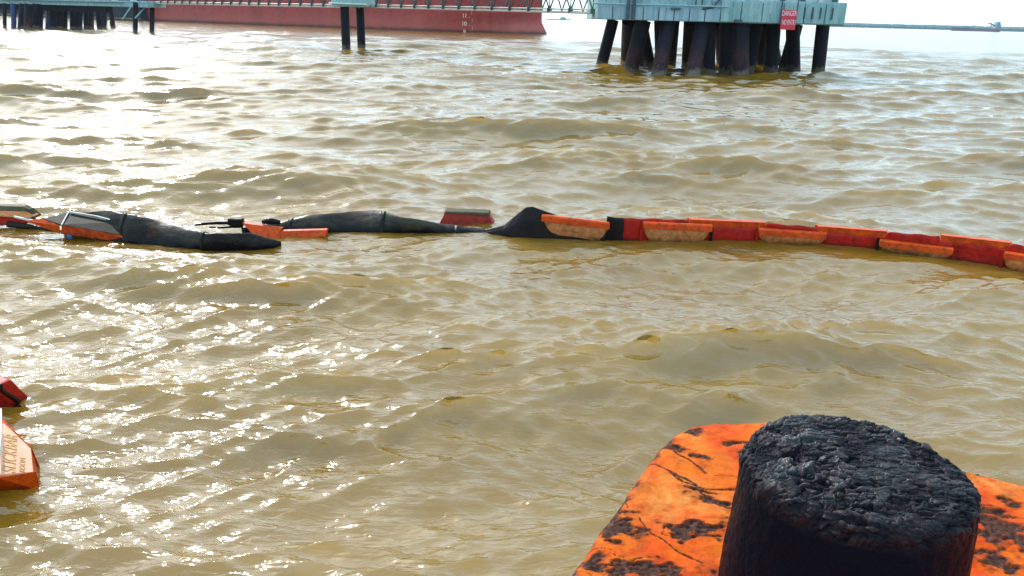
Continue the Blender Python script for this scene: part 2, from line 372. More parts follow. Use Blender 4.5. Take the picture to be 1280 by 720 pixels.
def bollard():
    cx, cy, R0, zt = .930, 1.780, .286, 1.903
    n = 900; prof = []
    for f in np.linspace(.002, 1, 230)[:-1]**.9: prof.append((f*(R0-.035), .012*(1-f*f), 1.))
    for t in np.linspace(0, math.pi/2, 26): prof.append((R0-.035+.035*math.sin(t), -.035*(1-math.cos(t)), 1.))
    for q in np.linspace(0, 1, 130)[1:]: prof.append((R0+.018*q+.004*q, -.035-q*(zt-ZP-.03), 0.))
    P = np.array(prof); a = np.linspace(0, 2*math.pi, n, endpoint=False)
    r = P[:, 0][:, None]; z = np.repeat(P[:, 1][:, None], n, 1); a = a[None, :]
    lob = 1+.02*np.cos(2*a+.6)+.012*np.cos(3*a+2)
    x = r*lob*np.cos(a); y = r*lob*np.sin(a)
    rough = np.clip(1+(z+.045+.014*fbm(np.cos(a)*5+0*r, np.sin(a)*5+0*r, 3., 3))/.028, 0, 1)*np.where(z < -.004, .75, 1)
    wx, wy = x+.02*fbm(x*9, y*9, 1., 3), y+.02*fbm(x*9, y*9, 5., 3)
    q = fbm(wx*20, wy*38, z*24, 5)
    ter = np.floor(q*5)/5; fr = q*5-np.floor(q*5); ter = ter+np.clip((fr-.75)/.25, 0, 1)/5
    rs = np.random.RandomState(5); ux, uy = (x-.9*z*np.cos(a)).ravel()+.010*fbm(x*30, y*30, 2., 3).ravel(), (y-.9*z*np.sin(a)).ravel()+.007*fbm(x*30, y*30, 8., 3).ravel()
    flake = np.zeros(x.size); gap = np.zeros(x.size); top_ = np.nonzero((rough > 0).ravel())[0]
    for nc, st, hh, tl in ((170, 1.5, .0042, .07), (900, 1.8, .0030, .14), (2600, 1.7, .0014, .15)):
        c = rs.uniform(-.36, .36, (nc, 2)); hr = rs.uniform(-1, 1, nc); gr = rs.normal(0, tl, (nc, 2))
        for ch in np.array_split(top_, 120):
            dx = ux[ch][:, None]-c[:, 0]; dy = (uy[ch][:, None]-c[:, 1])*st; d2 = dx*dx+dy*dy
            i1 = d2.argmin(1); r_ = np.arange(len(ch)); f1 = np.sqrt(d2[r_, i1]); d2[r_, i1] = 9; f2 = np.sqrt(d2.min(1))
            flake[ch] += hr[i1]*hh+(gr[i1, 0]*dx[r_, i1]+gr[i1, 1]*dy[r_, i1]); gap[ch] += np.clip(1-(f2-f1)/.004, 0, 1)*hh*.8
    flake = (flake-gap).reshape(x.shape)*np.clip(.75+fbm(x*4, y*4, 3., 2)*1.1, .2, 1.4)+fbm(x*60, y*90, z*60, 3)*.002+fbm(x*5, y*6, z*5, 3)*.012; q = flake*60
    pit = -np.clip(fbm(x*16, y*26, z*20+7, 3)-.38, 0, 1)*.03
    h = (flake+pit)*rough+(1-rough)*(fbm(x*7, y*7, z*5, 4)*.006+fbm(x*40, y*40, z*25, 3)*.0025)
    # displace along the profile normal
    dz = np.gradient(P[:, 1]); dr_ = np.gradient(P[:, 0]); l = np.hypot(dz, dr_)
    nr_ = (-dz/l)[:, None]; nz = (dr_/l)[:, None]
    X = x+np.cos(a)*h*nr_; Yy = y+np.sin(a)*h*nr_; Zz = z+h*nz
    V = np.stack([cx+X, cy+Yy, zt+Zz], -1).reshape(-1, 3); k_ = n; n_ = len(P)
    i = np.arange(n_-1)[:, None]; j = np.arange(k_)[None, :]
    F = np.stack([i*k_+j, (i+1)*k_+j, (i+1)*k_+(j+1) % k_, i*k_+(j+1) % k_], -1).reshape(-1, 4)
    crest = np.clip(.5+flake*45, 0, 1)*rough
    return mesh('mooring_bollard', V, F, m_tar, smooth=True, attrs={'crest': crest.ravel()},
         label='thick black flaking iron bollard standing on the orange platform', category='bollard')
bollard()

# ------------------------------------------------------------------ booms
def plastic(name, c1, c2, dirt, dirt_amt=.5, rough=.45, zd=None, sc=6):
    m = Mat(name, rough, spec=.25)
    c = m.ramp(m.noise(sc, 6, .65), [(.3, c1), (.7, c2)])
    d = m.ramp(m.noise(sc*2.2, 8, .75), [(.62-dirt_amt*.3, 0.), (.78-dirt_amt*.2, 1.)])
    c = m.mix(m.math('MULTIPLY', d, .8), c, dirt)
    if zd is not None:
        zz = m.math('ADD', m.z(), m.math('MULTIPLY', m.math('SUBTRACT', m.noise(12, 6, .7), .5), .16))
        g = m.N('MapRange'); g.inputs[1].default_value = zd[0]; g.inputs[2].default_value = zd[1]; g.inputs[3].default_value = 1; g.inputs[4].default_value = 0
        m.L(zz, g.inputs[0]); c = m.mix(g.outputs[0], c, zd[2])
    m.col(c).nrm(m.bump(m.noise(30, 6, .7), .5, .006)); return m.m
m_peach = plastic('sun_faded_orange_float', (.48, .15, .045), (.60, .24, .09), (.12, .05, .015), .6, .55, (.00, .07, (.09, .045, .02)))
m_brt = plastic('bright_orange_plastic', (.52, .038, .0), (.66, .085, .001), (.10, .018, .008), .55, .45)
m_red = plastic('red_boom_fabric', (.34, .006, .002), (.50, .012, .003), (.07, .006, .005), .6, .5, (-.02, .07, (.03, .008, .008)))
m_dred = plastic('dark_red_float', (.28, .02, .012), (.38, .035, .02), (.08, .02, .015), .6, .4)
def rubber(name, a, b, tint1, tint2, rough=.36):
    m = Mat(name, rough, spec=.13); c = m.ramp(m.noise(4, 6, .65), [(.3, a), (.7, b)])
    c = m.mix(m.ramp(m.noise(1.6, 6, .7, m.mapping((1, 1, 2.2)), .5), [(.45, 0.), (.62, .85)]), c, tint1)
    c = m.mix(m.ramp(m.noise(2.3, 6, .75, m.mapping((.8, 1, 2), (1, 2, 3)), .8), [(.56, 0.), (.68, .8)]), c, tint2)
    zz = m.math('ADD', m.z(), m.math('MULTIPLY', m.math('SUBTRACT', m.noise(7, 5, .7), .5), .12))
    g = m.N('MapRange'); g.inputs[1].default_value = .10; g.inputs[2].default_value = .02; m.L(zz, g.inputs[0])
    c = m.mix(g.outputs[0], c, (.004, .004, .006)); m.col(c)
    m.L(m.ramp(m.noise(6, 5, .7), [(.35, .22), (.65, .55)]), m.b.inputs['Roughness'])
    m.nrm(m.bump(m.noise(7, 4, .55, m.mapping((.6, 1, 1.4))), .5, .02)); return m.m
m_sleeve_b = rubber('slick_black_rubber', (.004, .004, .006), (.012, .010, .009), (.045, .040, .020), (.10, .018, .008))
m_sleeve_g = rubber('grey_brown_rubber', (.010, .010, .009), (.03, .028, .022), (.055, .050, .035), (.075, .022, .012), .45)
m_blk = simple('wet_black_rubber', (.007, .006, .007), (.016, .012, .011), 5, .35, .5, .01, c3=(.02, .008, .006), spec=.12)
m_sleeve = simple('worn_black_sleeve', (.012, .012, .010), (.035, .032, .026), 4, .42, .6, .015, c3=(.06, .03, .018), spec=.3)
m_fl_top = simple('algae_stained_float', (.045, .042, .022), (.09, .065, .035), 9, .65, .4, .01, c3=(.02, .016, .01), spec=.12)
m_white = simple('dirty_white_rope', (.55, .53, .5), (.7, .68, .65), 9, .6)
m_blue = simple('faded_blue_rag', (.01, .06, .22), (.02, .12, .35), 9, .7)

BASE = [(560, 290), (620, 292), (680, 297), (800, 301), (880, 302), (945, 303), (1030, 306), (1100, 312), (1190, 324), (1255, 335), (1330, 349), (1420, 368), (1600, 404), (1800, 442)]
def bp(u, off=0.):
    p = atz(u, ip(BASE, u), 0); q = atz(u+4, ip(BASE, u+4), 0); t = (q-p)/np.linalg.norm(q-p)
    n = np.array([t[1], -t[0], 0]); return p+n*off, t, n      # n faces the camera
def zt(u, v, p): return aty(u, v, p[1])[2]
TOP = [(600, 287), (635, 280), (658, 258), (677, 263), (762, 272), (800, 273), (885, 276), (955, 279), (1020, 284), (1105, 290), (1175, 295), (1255, 304), (1330, 316), (1420, 333), (1600, 364), (1800, 398)]
boom = empty('floating_boom', bp(900)[0], label='long bright orange and red floating barrier with alternating float blocks across the right half', category='floating barrier')
def curtain(u0, u1, mat, name, step=2.5, dz=0, taper=False, th=.015):
    rings = []
    for u in np.arange(u0, u1+1, step):
        p, t, n = bp(u, 0); z1 = zt(u, ip(TOP, u), p)+dz+.006*math.sin(u*.21)-(.075 if any(a-1 < u < b+1 for a, b in ((860, 955), (1020, 1105), (1171, 1255), (1320, 1395))) else 0)
        w = .01*math.sin(u*.05)+.008*math.sin(u*.13)
        R = []
        for (o, z) in [(th, -.35), (th+w, .05), (th+w*1.5, z1-.05), (th*.9+w, z1-.012), (th*.4+w, z1), (-th*.4+w, z1), (-th*.9+w, z1-.012), (-th+w*1.5, z1-.05), (-th+w, .05), (-th, -.35)]:
            q = p+n*o; R.append((q[0], q[1], z))
        rings.append(R)
    V, F = loft(rings); k = 10
    o = mesh(name, V, [tuple(f) for f in F]+[tuple(range(k)), tuple(len(V)-k+i for i in range(k))[::-1]], mat, boom, smooth=True)
    return o
curtain(776, 1780, m_red, 'curtain')
curtain(757, 778, m_blk, 'coupling', 3, .008, th=.03)
def fblock(u0, u1, side, ztop, zbot, d0, d1, mat, mflange, vtop=None, label=None):
    """a moulded float: raised front face with sloping ends, rounded top flange"""
    N = 14; rings = []; us = np.linspace(u0, u1, N); fr = []
    for i, u in enumerate(us):
        f = i/(N-1); e = min(f, 1-f)*2
        p, t, n = bp(u, 0); n = n*side
        zz = ztop if vtop is None else zt(u, np.interp(u, [u0, u1], vtop), p)
        zb = zbot*1.0 if e > .26 else zz-.10+(zbot-zz+.10)*e/.26
        dd = d1 if e > .12 else d0+.04+(d1-d0-.04)*e/.12
        prof = [(d0, zz-.002), (dd-.02, zz), (dd, zz-.02), (dd+.012, zz-.06), (dd+.006, (zz+zb)/2), (dd-.03, zb+.02), (dd-.05, zb), (d0, zb)]
        rings.append([(p[0]+n[0]*a, p[1]+n[1]*a, b) for a, b in prof])
    V, F = loft(rings); k = 8
    if side < 0: F = F[:, ::-1]
    o = mesh('float', V, [tuple(f) for f in F]+[tuple(range(k)), tuple(len(V)-k+i for i in range(k))[::-1]], mat, boom, smooth=False)
    b_ = o.modifiers.new('bevel', 'BEVEL'); b_.width = .008; b_.segments = 2
    if label: o['label'] = label
    rings = []
    for u in us:
        p, t, n = bp(u, 0); n = n*side
        zz = ztop if vtop is None else zt(u, np.interp(u, [u0, u1], vtop), p)
        prof = [(d0-.005, zz+.004), (d1-.01, zz+.003), (d1+.012, zz-.014), (d1+.02, zz-.085), (d1+.014, zz-.085), (d1+.006, zz-.018), (d1-.01, zz-.006), (d0, zz-.006)]
        rings.append([(p[0]+n[0]*a, p[1]+n[1]*a, b) for a, b in prof])
    V, F = loft(rings)
    mesh('flange', V, [tuple(f) for f in F]+[tuple(range(k)), tuple(len(V)-k+i for i in range(k))[::-1]], mflange, o)
    # seams and bolts on the flange
    return o
def fix_child(o): pass
for (u0, u1, v0, v1) in [(677, 760, 267, 277), (801, 886, 276, 280), (945, 1030, 284, 290), (1096, 1190, 298, 309), (1251, 1335, 313, 325), (1400, 1485, 339, 354), (1570, 1660, 369, 384)]:
    fblock(u0, u1, 1, 0, -.03, .02, .09, m_peach, m_brt, (v0, v1))
for (u0, u1, v0, v1) in [(860, 955, 275, 279), (1020, 1105, 283.5, 290), (1171, 1255, 294.5, 304), (1330, 1402, 317, 330), (1482, 1572, 345, 360), (1658, 1760, 375, 392)]:
    fblock(u0, u1, -1, 0, -.05, .02, .14, m_brt, m_brt, (v0, v1))
for u in (800, 887, 944, 1031, 1095, 1191, 1250, 1336):
    p, t, n = bp(u, 0); z1 = zt(u, ip(TOP, u), p)-.085; a = p+n*.03; b_ = t*.022
    V = [tuple(q) for q in (a-b_+[0, 0, -.2], a+b_+[0, 0, -.2], a+b_*.9+[0, 0, z1], a-b_*.9+[0, 0, z1])]
    V += [tuple(np.array(q)+n*.018) for q in V]
    MB().add(V, [(0, 1, 2, 3), (7, 6, 5, 4), (0, 4, 5, 1), (1, 5, 6, 2), (2, 6, 7, 3), (3, 7, 4, 0)]).build('seam', m_blk if u in (887, 1095) else m_red, boom, bevel=.004)
# black folded cover at the left end
def sheet(name, stations, mat, parent, depth=.22, sub=1, k=36, nz=.02, under=-.25, power=1.5, bands=(), yoff=0., base0=0., **pr):
    """limp flattened tube: stations = (u, v_top, v_bottom, depth); stands at its waterline"""
    us = np.linspace(stations[0][0], stations[-1][0], 110); rings = []
    U = [s[0] for s in stations]
    for i, u in enumerate(us):
        vt, vb = np.interp(u, U, [s[1] for s in stations]), np.interp(u, U, [s[2] for s in stations])
        dd = np.interp(u, U, [s[3] if len(s) > 3 else depth for s in stations])
        p = atz(u, vb, 0); z1 = zt(u, vt, (p[0], p[1]+dd*.6)); e = min(1, (i+.35)/2.5, (len(us)-1-i+.35)/2.5)
        z1 = (z1-base0)*1.0+base0
        R = []
        for a in np.linspace(0, 2*math.pi, k, endpoint=False):
            c, s_ = math.cos(a), math.sin(a)
            c = math.copysign(abs(c)**(2/power), c); s_ = math.copysign(abs(s_)**(2/power), s_)
            z = (z1*s_ if s_ > 0 else -under*s_)*(.5+.5*e)
            R.append((p[0], p[1]+yoff+dd*.5+dd*.5*c*e, z))
        rings.append(R)
    R = np.array(rings)
    # the ridge of the limp fabric wanders from side to side
    R[..., 1] += np.where(R[..., 2] > 0, R[..., 2], 0)*(.55*np.sin(R[..., 0]*2.3+1)+.3*np.sin(R[..., 0]*5.1))
    nn = (fbm(R[..., 0]*3.0, R[..., 2]*6+R[..., 1]*5, 1.7, 4)+.5*fbm(R[..., 0]*7+R[..., 2]*5, R[..., 2]*16, 4.7, 3))*nz*1.3
    fold = np.abs(fbm(R[..., 0]*1.6+R[..., 2]*2.5, R[..., 2]*7+R[..., 1]*2, 12.7, 3)); nn = nn*.45-np.clip(1-fold/.07, 0, 1)*nz*.16
    R[..., 1] += nn; R[..., 2] += np.where(R[..., 2] > 0, nn*.5, 0)
    V, F = loft(R)
    n = len(V)
    FF = [tuple(f) for f in F]+[tuple(range(k)), tuple(n-k+i for i in range(k))[::-1]]
    o = mesh(name, V, FF, mat, parent, smooth=True, **pr)
    m_ = o.modifiers.new('sub', 'SUBSURF'); m_.levels = sub; m_.render_levels = sub
    for f in bands:
        i = int(f*len(us)); rr = []
        for q, e in ((i, 1.0), (i, 1.035), (i+1, 1.04), (i+2, 1.035), (i+2, 1.0)):
            c = R[q].mean(0); rr.append(c+(R[q]-c)*e)
        Vb, Fb = loft(rr); mesh('seam_band', Vb, [tuple(x) for x in Fb], m_blk, o, smooth=True)
    return o
# peaked black coupling cover, faceted
def faceted(name, pts, mat, parent, bev=.01, **pr):
    """pts: list of (u, v, height-plane z or None, y) -> polygon prism in depth"""
    return None
rings = []
for (u, v, d) in [(606, 287, .05), (630, 281, .10), (645, 268, .14), (656, 259, .14), (664, 258, .13), (678, 263, .10), (700, 268, .07), (757, 274, .05)]:
    p, t, n = bp(u, 0); z1 = zt(u, v, p)
    if u > 690: z1 -= .03
    prof = [(d*.9, -.3), (d*1.15, .03), (d*.8, z1*.6), (.015, z1), (-.015, z1), (-d*.6, z1*.6), (-d, 0), (-d*.9, -.3)]
    rings.append([(p[0]+n[0]*a, p[1]+n[1]*a, b) for a, b in prof])
V, F = loft(rings); k = 8
o = mesh('black_cover', V, [tuple(f) for f in F]+[tuple(range(k)), tuple(len(V)-k+i for i in range(k))[::-1]], m_blk, boom, label='peaked black rubber end cover')
b_ = o.modifiers.new('bevel', 'BEVEL'); b_.width = .012; b_.segments = 2
# middle slack sleeve
sheet('rubber_sleeve', [(300, 283, 288, .16), (325, 280, 289, .2), (345, 277, 289, .26), (380, 269, 289, .32), (410, 266, 289, .36), (480, 265, 290, .38), (520, 270, 291, .34), (555, 279, 291, .3), (600, 285, 292, .26), (632, 287, 294, .2)], m_sleeve_g, None, nz=.05, bands=(.18, .52, .8),
      label='slack grey black rubber barrier sleeve lying in the water at mid frame', category='barrier sleeve')
# dark red float behind that sleeve
def wedge(name, quad_front, depth, mat, parent, bev=.012, ztaper=.6, **pr):
    """quad_front: 4 points xyz (bottom-left, bottom-right, top-right, top-left); extruded away by depth vector"""
    A = [np.array(p, float) for p in quad_front]; d = np.array(depth, float)
    B = [A[0]+d, A[1]+d, A[2]+d*ztaper, A[3]+d*ztaper]
    F = [(0, 1, 2, 3), (7, 6, 5, 4), (0, 4, 5, 1), (1, 5, 6, 2), (2, 6, 7, 3), (3, 7, 4, 0)]
    return MB().add(A+B, F).build(name, mat, parent, bevel=bev, **pr)
yb = atz(585, 284, 0)[1]+.12
def Q(u, v, y): return aty(u, v, y)
fl = wedge('red_float', [Q(544, 290, yb), Q(624, 293, yb), Q(612, 269, yb+.05), Q(556, 266, yb+.05)], (0, .3, 0), m_dred, None,
      label='dark red float block with sloping ends resting behind the black sleeve', category='float')
MB().add([Q(554, 266.5, yb+.03), Q(613, 269.5, yb+.03), Q(611, 266, yb+.06), Q(557, 264, yb+.06)]+[Q(554, 266.5, yb+.03)+[0, .25, 0], Q(613, 269.5, yb+.03)+[0, .25, 0], Q(611, 266, yb+.06)+[0, .22, 0], Q(557, 264, yb+.06)+[0, .22, 0]],
   [(0, 1, 2, 3), (7, 6, 5, 4), (0, 4, 5, 1), (1, 5, 6, 2), (2, 6, 7, 3), (3, 7, 4, 0)]).build('top_flange', m_fl_top, fl, bevel=.008)

# orange panel and bar by the sleeve, black strap
y0 = atz(375, 294, 0)[1]
ob = empty('orange_float', atz(375, 294, 0), label='small bright orange float panel and bar wedged between the two black sleeves', category='float')
wedge('bar', [Q(343, 300, y0), Q(407, 296, y0), Q(409, 287, y0+.05), Q(352, 288.5, y0+.05)], (0, .14, 0), m_brt, ob)
wedge('panel', [Q(318, 296, y0+.02), Q(345, 300, y0), Q(353, 285, y0+.1), Q(302, 278.5, y0+.16)], (0, .12, 0), m_brt, ob)
tmp = sheet('black_fold', [(338, 283, 286, .1), (360, 283, 287, .12), (390, 284, 288, .12), (412, 286, 290, .1)], m_blk, ob, nz=.01, yoff=.1)
MB().tube([Q(328, 277.5, y0+.2), Q(338, 276, y0+.2), Q(350, 278, y0+.2)], [.03, .05, .03], 9).build('knot', m_blk, ob, smooth=True)
st = empty('black_strap', atz(275, 286, 0), label='black webbing strap with a looped buckle lying across the water', category='strap')
ys = atz(275, 286, 0)[1]
MB().tube([Q(244, 281.5, ys), Q(256, 279.5, ys), Q(270, 278.5, ys), Q(288, 278.5, ys), Q(304, 279.5, ys)], [.012, .022, .026, .03, .04], 8).build('webbing', m_blk, st, smooth=True)
MB().tube([Q(262, 284, ys), Q(275, 284.5, ys), Q(290, 283.5, ys), Q(303, 282.5, ys)], [.012, .016, .02, .03], 8).build('webbing', m_blk, st, smooth=True)
MB().box((-.12, -.05, -.05), (.10, .05, .06), np.eye(3), Q(296, 277.5, ys)).build('buckle', m_blk, st, bevel=.02)

# left sleeve with its orange wedge
sheet('rubber_sleeve', [(88, 266, 292, .2), (105, 265, 297, .3), (130, 266, 301, .36), (160, 269.5, 304, .40), (190, 278, 306, .42), (230, 285, 309, .42), (270, 286, 312, .40), (305, 287.5, 311, .32), (330, 295, 309, .2), (350, 301, 305, .1)], m_sleeve_b, None, nz=.06, power=1.5, bands=(.22, .62),
      label='glossy black rubber sleeve tapering to a point beside the orange float', category='barrier sleeve')
yw = atz(100, 298, 0)[1]-.10
wg = empty('orange_wedge', atz(100, 298, 0), label='black topped orange red wedge float leaning on the left black sleeve', category='float')
m_stain = plastic('stained_orange_panel', (.62, .06, .012), (.75, .10, .02), (.03, .02, .012), .75, .4, sc=4)
m_wtop = simple('stained_black_panel', (.008, .008, .006), (.022, .022, .016), 6, .6, .4, .01, c3=(.05, .025, .01), spec=.08)
pa, pb, pc = Q(30, 277, yw+.25), Q(77, 272, yw+.12), Q(86, 264, yw+.3)
MB().add([Q(30, 276, yw+.1), Q(75, 292, yw), Q(75, 282, yw-.02), Q(55, 272, yw+.12), Q(60, 285, yw+.3)], [(0, 1, 2, 3), (0, 4, 1), (0, 3, 4), (1, 4, 2), (3, 2, 4)]).build('nose_panel', m_brt, wg, bevel=.006)
MB().add([Q(76, 292.5, yw), Q(160, 304, yw), Q(152, 294, yw-.02), Q(77, 281, yw-.03), Q(80, 292, yw+.3), Q(160, 300, yw+.3)], [(0, 1, 2, 3), (0, 4, 5, 1), (3, 2, 5, 4), (0, 3, 4), (1, 5, 2)]).build('side_panel', m_stain, wg, bevel=.006)
MB().add([Q(53, 273, yw+.1), Q(77, 281, yw-.035), Q(153, 294, yw-.025), Q(150, 277, yw+.22), Q(86, 265, yw+.28), Q(60, 280, yw+.34), Q(150, 292, yw+.34)], [(0, 1, 4), (1, 2, 3, 4), (0, 4, 5), (4, 3, 6, 5), (3, 2, 6), (0, 5, 1), (1, 5, 6, 2)]).build('top_panel', m_wtop, wg, bevel=.006)
MB().tube([Q(77, 281, yw-.045), Q(86, 264.5, yw+.265)], .009, 6).build('seam', m_white, wg)
MB().tube([Q(88, 265, yw+.26), Q(120, 270, yw+.24), Q(143, 276, yw+.20)], .010, 6).build('edge_cord', m_white, wg)
MB().box((-.04, -.02, -.05), (.03, .02, .02), np.eye(3), Q(87, 295, yw-.04)).build('blue_rag', m_blue, None, bevel=.02, label='small blue rag hanging in the water under the orange wedge', category='rag')

# far left float
yl = atz(10, 284, 0)[1]
ff = empty('stained_float', atz(10, 284, 0), label='algae stained orange float at the far left end of the floating line', category='float')
wedge('body', [Q(-60, 284, yl), Q(30, 281, yl), Q(36, 272, yl+.02), Q(-60, 267, yl+.02)], (0, .3, 0), m_red, ff)
wedge('face', [Q(-60, 267.5, yl-.01), Q(37, 273, yl-.01), Q(31, 264, yl+.08), Q(-60, 261, yl+.08)], (0, .25, 0), m_peach, ff)
wedge('cap', [Q(-60, 261.5, yl+.07), Q(32, 264.5, yl+.07), Q(28, 258, yl+.14), Q(-60, 255.5, yl+.14)], (0, .2, 0), m_fl_top, ff)
wedge('end_cap', [Q(31, 276, yl+.05), Q(43, 273, yl+.1), Q(36, 262, yl+.12), Q(28, 258.5, yl+.1)], (0, .2, 0), m_fl_top, ff)
MB().tube([Q(18, 271, yl-.03), Q(33, 274.5, yl-.02), Q(45, 276.5, yl)], .018, 6).build('cord', m_white, ff)
MB().tube([Q(10, 280, yl-.02), Q(40, 284, yl-.02), Q(75, 290, yl-.15)], [.05, .04, .03], 8).build('black_tether', m_blk, ff, smooth=True)

# lettered float at left foreground
bx = atz(20, 600, 0)
lf = empty('lettered_float', bx, label='peach coloured float with raised letters at the lower left edge', category='float')
TL, TR, BR_ = atz(3, 528, .22), atz(39, 562, .11), atz(42, 593, .09)
_n = np.cross(TR-TL, BR_-TL); _d = ray(-3, 597); BL = np.array([0, 0, HC])+_d*(np.dot(TL-np.array([0, 0, HC]), _n)/np.dot(_d, _n)); print('BL', BL, TL, TR, BR_)
edge_dir = (BL-TL)
ext = -.55*np.array([1, 0, 0])
wallV = [TL, TR, BR_, BL, TL+[0, 0, -.5], TR+[0, 0, -.35], BR_+[0, 0, -.35], BL+[0, 0, -.5]]
body = MB().add([TL+ext, TL, TR, TR+[.02, 0, -.16], BR_+[-.01, .05, -.14], BR_, BL, BL+ext, TL+ext+[0, 0, -.6], TR+[-.05, 0, -.5], BR_+[-.08, .25, -.5], BL+ext+[0, .3, -.6]],
   [(1, 2, 5, 6)[::-1], (2, 3, 4, 5)[::-1], (0, 1, 6, 7)[::-1], (3, 9, 10, 4)[::-1], (0, 8, 9, 3, 2, 1), (7, 6, 5, 4, 10, 11), (0, 7, 11, 8), (8, 11, 10, 9)]).build('body', m_brt, lf, bevel=.02)
MB().add([BL+ext+[0, -.012, -.02], BL+[0, -.012, -.02], BR_+[-.02, .01, -.03], BR_+[-.06, .06, -.12], BL+[0, .09, -.25], BL+ext+[0, .09, -.25]], [(0, 1, 2, 3, 4, 5)[::-1]]).build('underside', m_red, lf)
m_face = plastic('faded_peach_face', (.62, .30, .18), (.72, .40, .27), (.45, .28, .2), .3, .55, sc=9)
nrm = np.cross(BR_-TR, TL-TR); nrm /= np.linalg.norm(nrm)
if nrm[2] < 0: nrm = -nrm
s_ = .94
cen = (TL+TR+BR_+BL)/4
fq = [cen+(p-cen)*s_+nrm*.012 for p in (TL, TR, BR_, BL)]; fq2 = [cen+(p-cen)*.97-nrm*.004 for p in (TL, TR, BR_, BL)]
MB().add(fq+fq2, [(0, 3, 2, 1), (0, 1, 5, 4), (1, 2, 6, 5), (2, 3, 7, 6), (3, 0, 4, 7)]).build('face_panel', m_face, lf, bevel=.004)
m_let = simple('moulded_letters', (.42, .22, .06), (.55, .3, .1), 20, .6)
def text(body_, size, o_, xd, yd, nd, mat, parent, name='lettering', ext=.004, sx=1.):
    cu = bpy.data.curves.new(name, 'FONT'); cu.body = body_; cu.size = size; cu.extrude = ext; cu.align_x = 'LEFT'
    ob_ = bpy.data.objects.new('tmp', cu); C.objects.link(ob_)
    dg = bpy.context.evaluated_depsgraph_get(); me = bpy.data.meshes.new_from_object(ob_.evaluated_get(dg))
    bpy.data.objects.remove(ob_)
    V = np.array([v.co[:] for v in me.vertices]); F = [tuple(p.vertices) for p in me.polygons]
    W_ = np.array(o_)+V[:, 0:1]*sx*np.array(xd)+V[:, 1:2]*np.array(yd)+V[:, 2:3]*np.array(nd)
    return mesh(name, W_, F, mat, parent)
def on(u, v):   # point of the face plane seen at this pixel
    d = ray(u, v); t = np.dot(fq[0]-np.array([0, 0, HC]), nrm)/np.dot(d, nrm); return np.array([0, 0, HC])+t*d
p0, p1 = on(19, 592), on(22, 541); xd = (p1-p0)/np.linalg.norm(p1-p0); yd = np.cross(nrm, xd); Lw = np.linalg.norm(p1-p0)
text('SLICKBAR', .115, p0, xd, yd, nrm, m_let, lf, sx=Lw/.55)
p0, p1 = on(31, 591), on(33, 572); 
text('BOOM', .05, p0, xd, yd, nrm, m_let, lf, sx=np.linalg.norm(p1-p0)/.16)
MB().tube([atz(-3, 585, .30), atz(0, 545, .33), atz(0, 512, .33)], .011, 8).build('white_rope', m_white, None, smooth=True, label='short white rope lying along the lettered float at the left edge', category='rope')
# red triangular end beyond it
rt = empty('red_end_float', atz(10, 510, 0), label='red triangular float end above the lettered float at the left edge', category='float')
a0, a1, a2, a3 = atz(-60, 515, .0), atz(23, 508, .02), atz(22, 501, .06), atz(3, 487, .24)
a4, a5 = atz(1, 480, .30), atz(-60, 474, .28)
back = np.array([0, .35, 0])
MB().add([a0, a1, a2, a3, a4, a5, a0+[0, .5, -.3], a1+[0, .22, -.3], a2+[0, .16, -.1], a3+[0, .2, -.1], a4+[0, .12, -.02], a5+[0, .3, 0], a0-[0, 0, .35], a1-[.06, 0, .35]],
   [(0, 1, 2, 3, 4, 5), (11, 10, 9, 8, 7, 6), (1, 7, 8, 2), (2, 8, 9, 3), (3, 9, 10, 4), (4, 10, 11, 5), (0, 5, 11, 6), (0, 12, 13, 1), (0, 6, 12), (1, 13, 7), (6, 7, 13, 12)]).build('body', m_red, rt, bevel=.022)
MB().tube([a1+[0, -.01, .0], a2+[.01, 0, 0], a3+[0, -.01, 0], a4], [.03, .018, .012, .012], 8).build('black_edge', m_blk, rt, smooth=True)

# ------------------------------------------------------------------ loading platform (right)
m_teal = simple('turquoise_painted_concrete', (.15, .31, .34), (.30, .46, .48), 1.1, .6, .4, .02, sc=(2.2, 2.2, .35), c3=(.09, .15, .14))
m_teal2 = simple('blue_tinted_panel', (.18, .31, .39), (.32, .46, .53), 1.4, .6, .3, .02, sc=(2.5, 2.5, .15), c3=(.10, .17, .20))
m_steel = simple('dark_blue_steel', (.02, .045, .07), (.05, .09, .12), 3, .45)
m_grey = simple('pale_grey_pipe', (.45, .5, .5), (.6, .64, .62), 3, .45)
def pile_mat(name, rustz):
    m = Mat(name, .6, spec=.15)
    c = m.ramp(m.noise(1.5, 6, .65), [(.3, (.005, .005, .011)), (.7, (.013, .010, .016))])
    zz = m.math('ADD', m.z(), m.math('MULTIPLY', m.math('SUBTRACT', m.noise(1.8, 6, .7), .5), 1.6))
    g = m.N('MapRange'); g.inputs[1].default_value = rustz+.5; g.inputs[2].default_value = rustz-.2; m.L(zz, g.inputs[0])
    r_ = m.ramp(m.noise(4, 6, .7), [(.35, (.01, .007, .012)), (.6, (.11, .035, .022)), (.78, (.26, .17, .14))])
    c = m.mix(m.math('MULTIPLY', g.outputs[0], .35), c, r_)
    g2 = m.N('MapRange'); g2.inputs[1].default_value = .45; g2.inputs[2].default_value = .2; m.L(zz, g2.inputs[0])
    m.col(m.mix(g2.outputs[0], c, (.10, .085, .065))).nrm(m.bump(m.noise(9, 6, .7), .6, .03)); return m.m
m_pile = pile_mat('tarred_steel_pile', -.2); m_pile_r = pile_mat('rusting_steel_pile', 1.3)
dk = empty('pile_platform', (12.5, 50, 0), label='turquoise concrete platform on many raked black piles at the upper right', category='platform')
XL, XR = aty(746, 15, 48.3)[0], aty(1056, 25, 48.3)[0]
MB().box((XL, 48.3, 3.02), (XR, 55.5, 4.30)).build('deck_beam', m_teal, dk, bevel=.04)
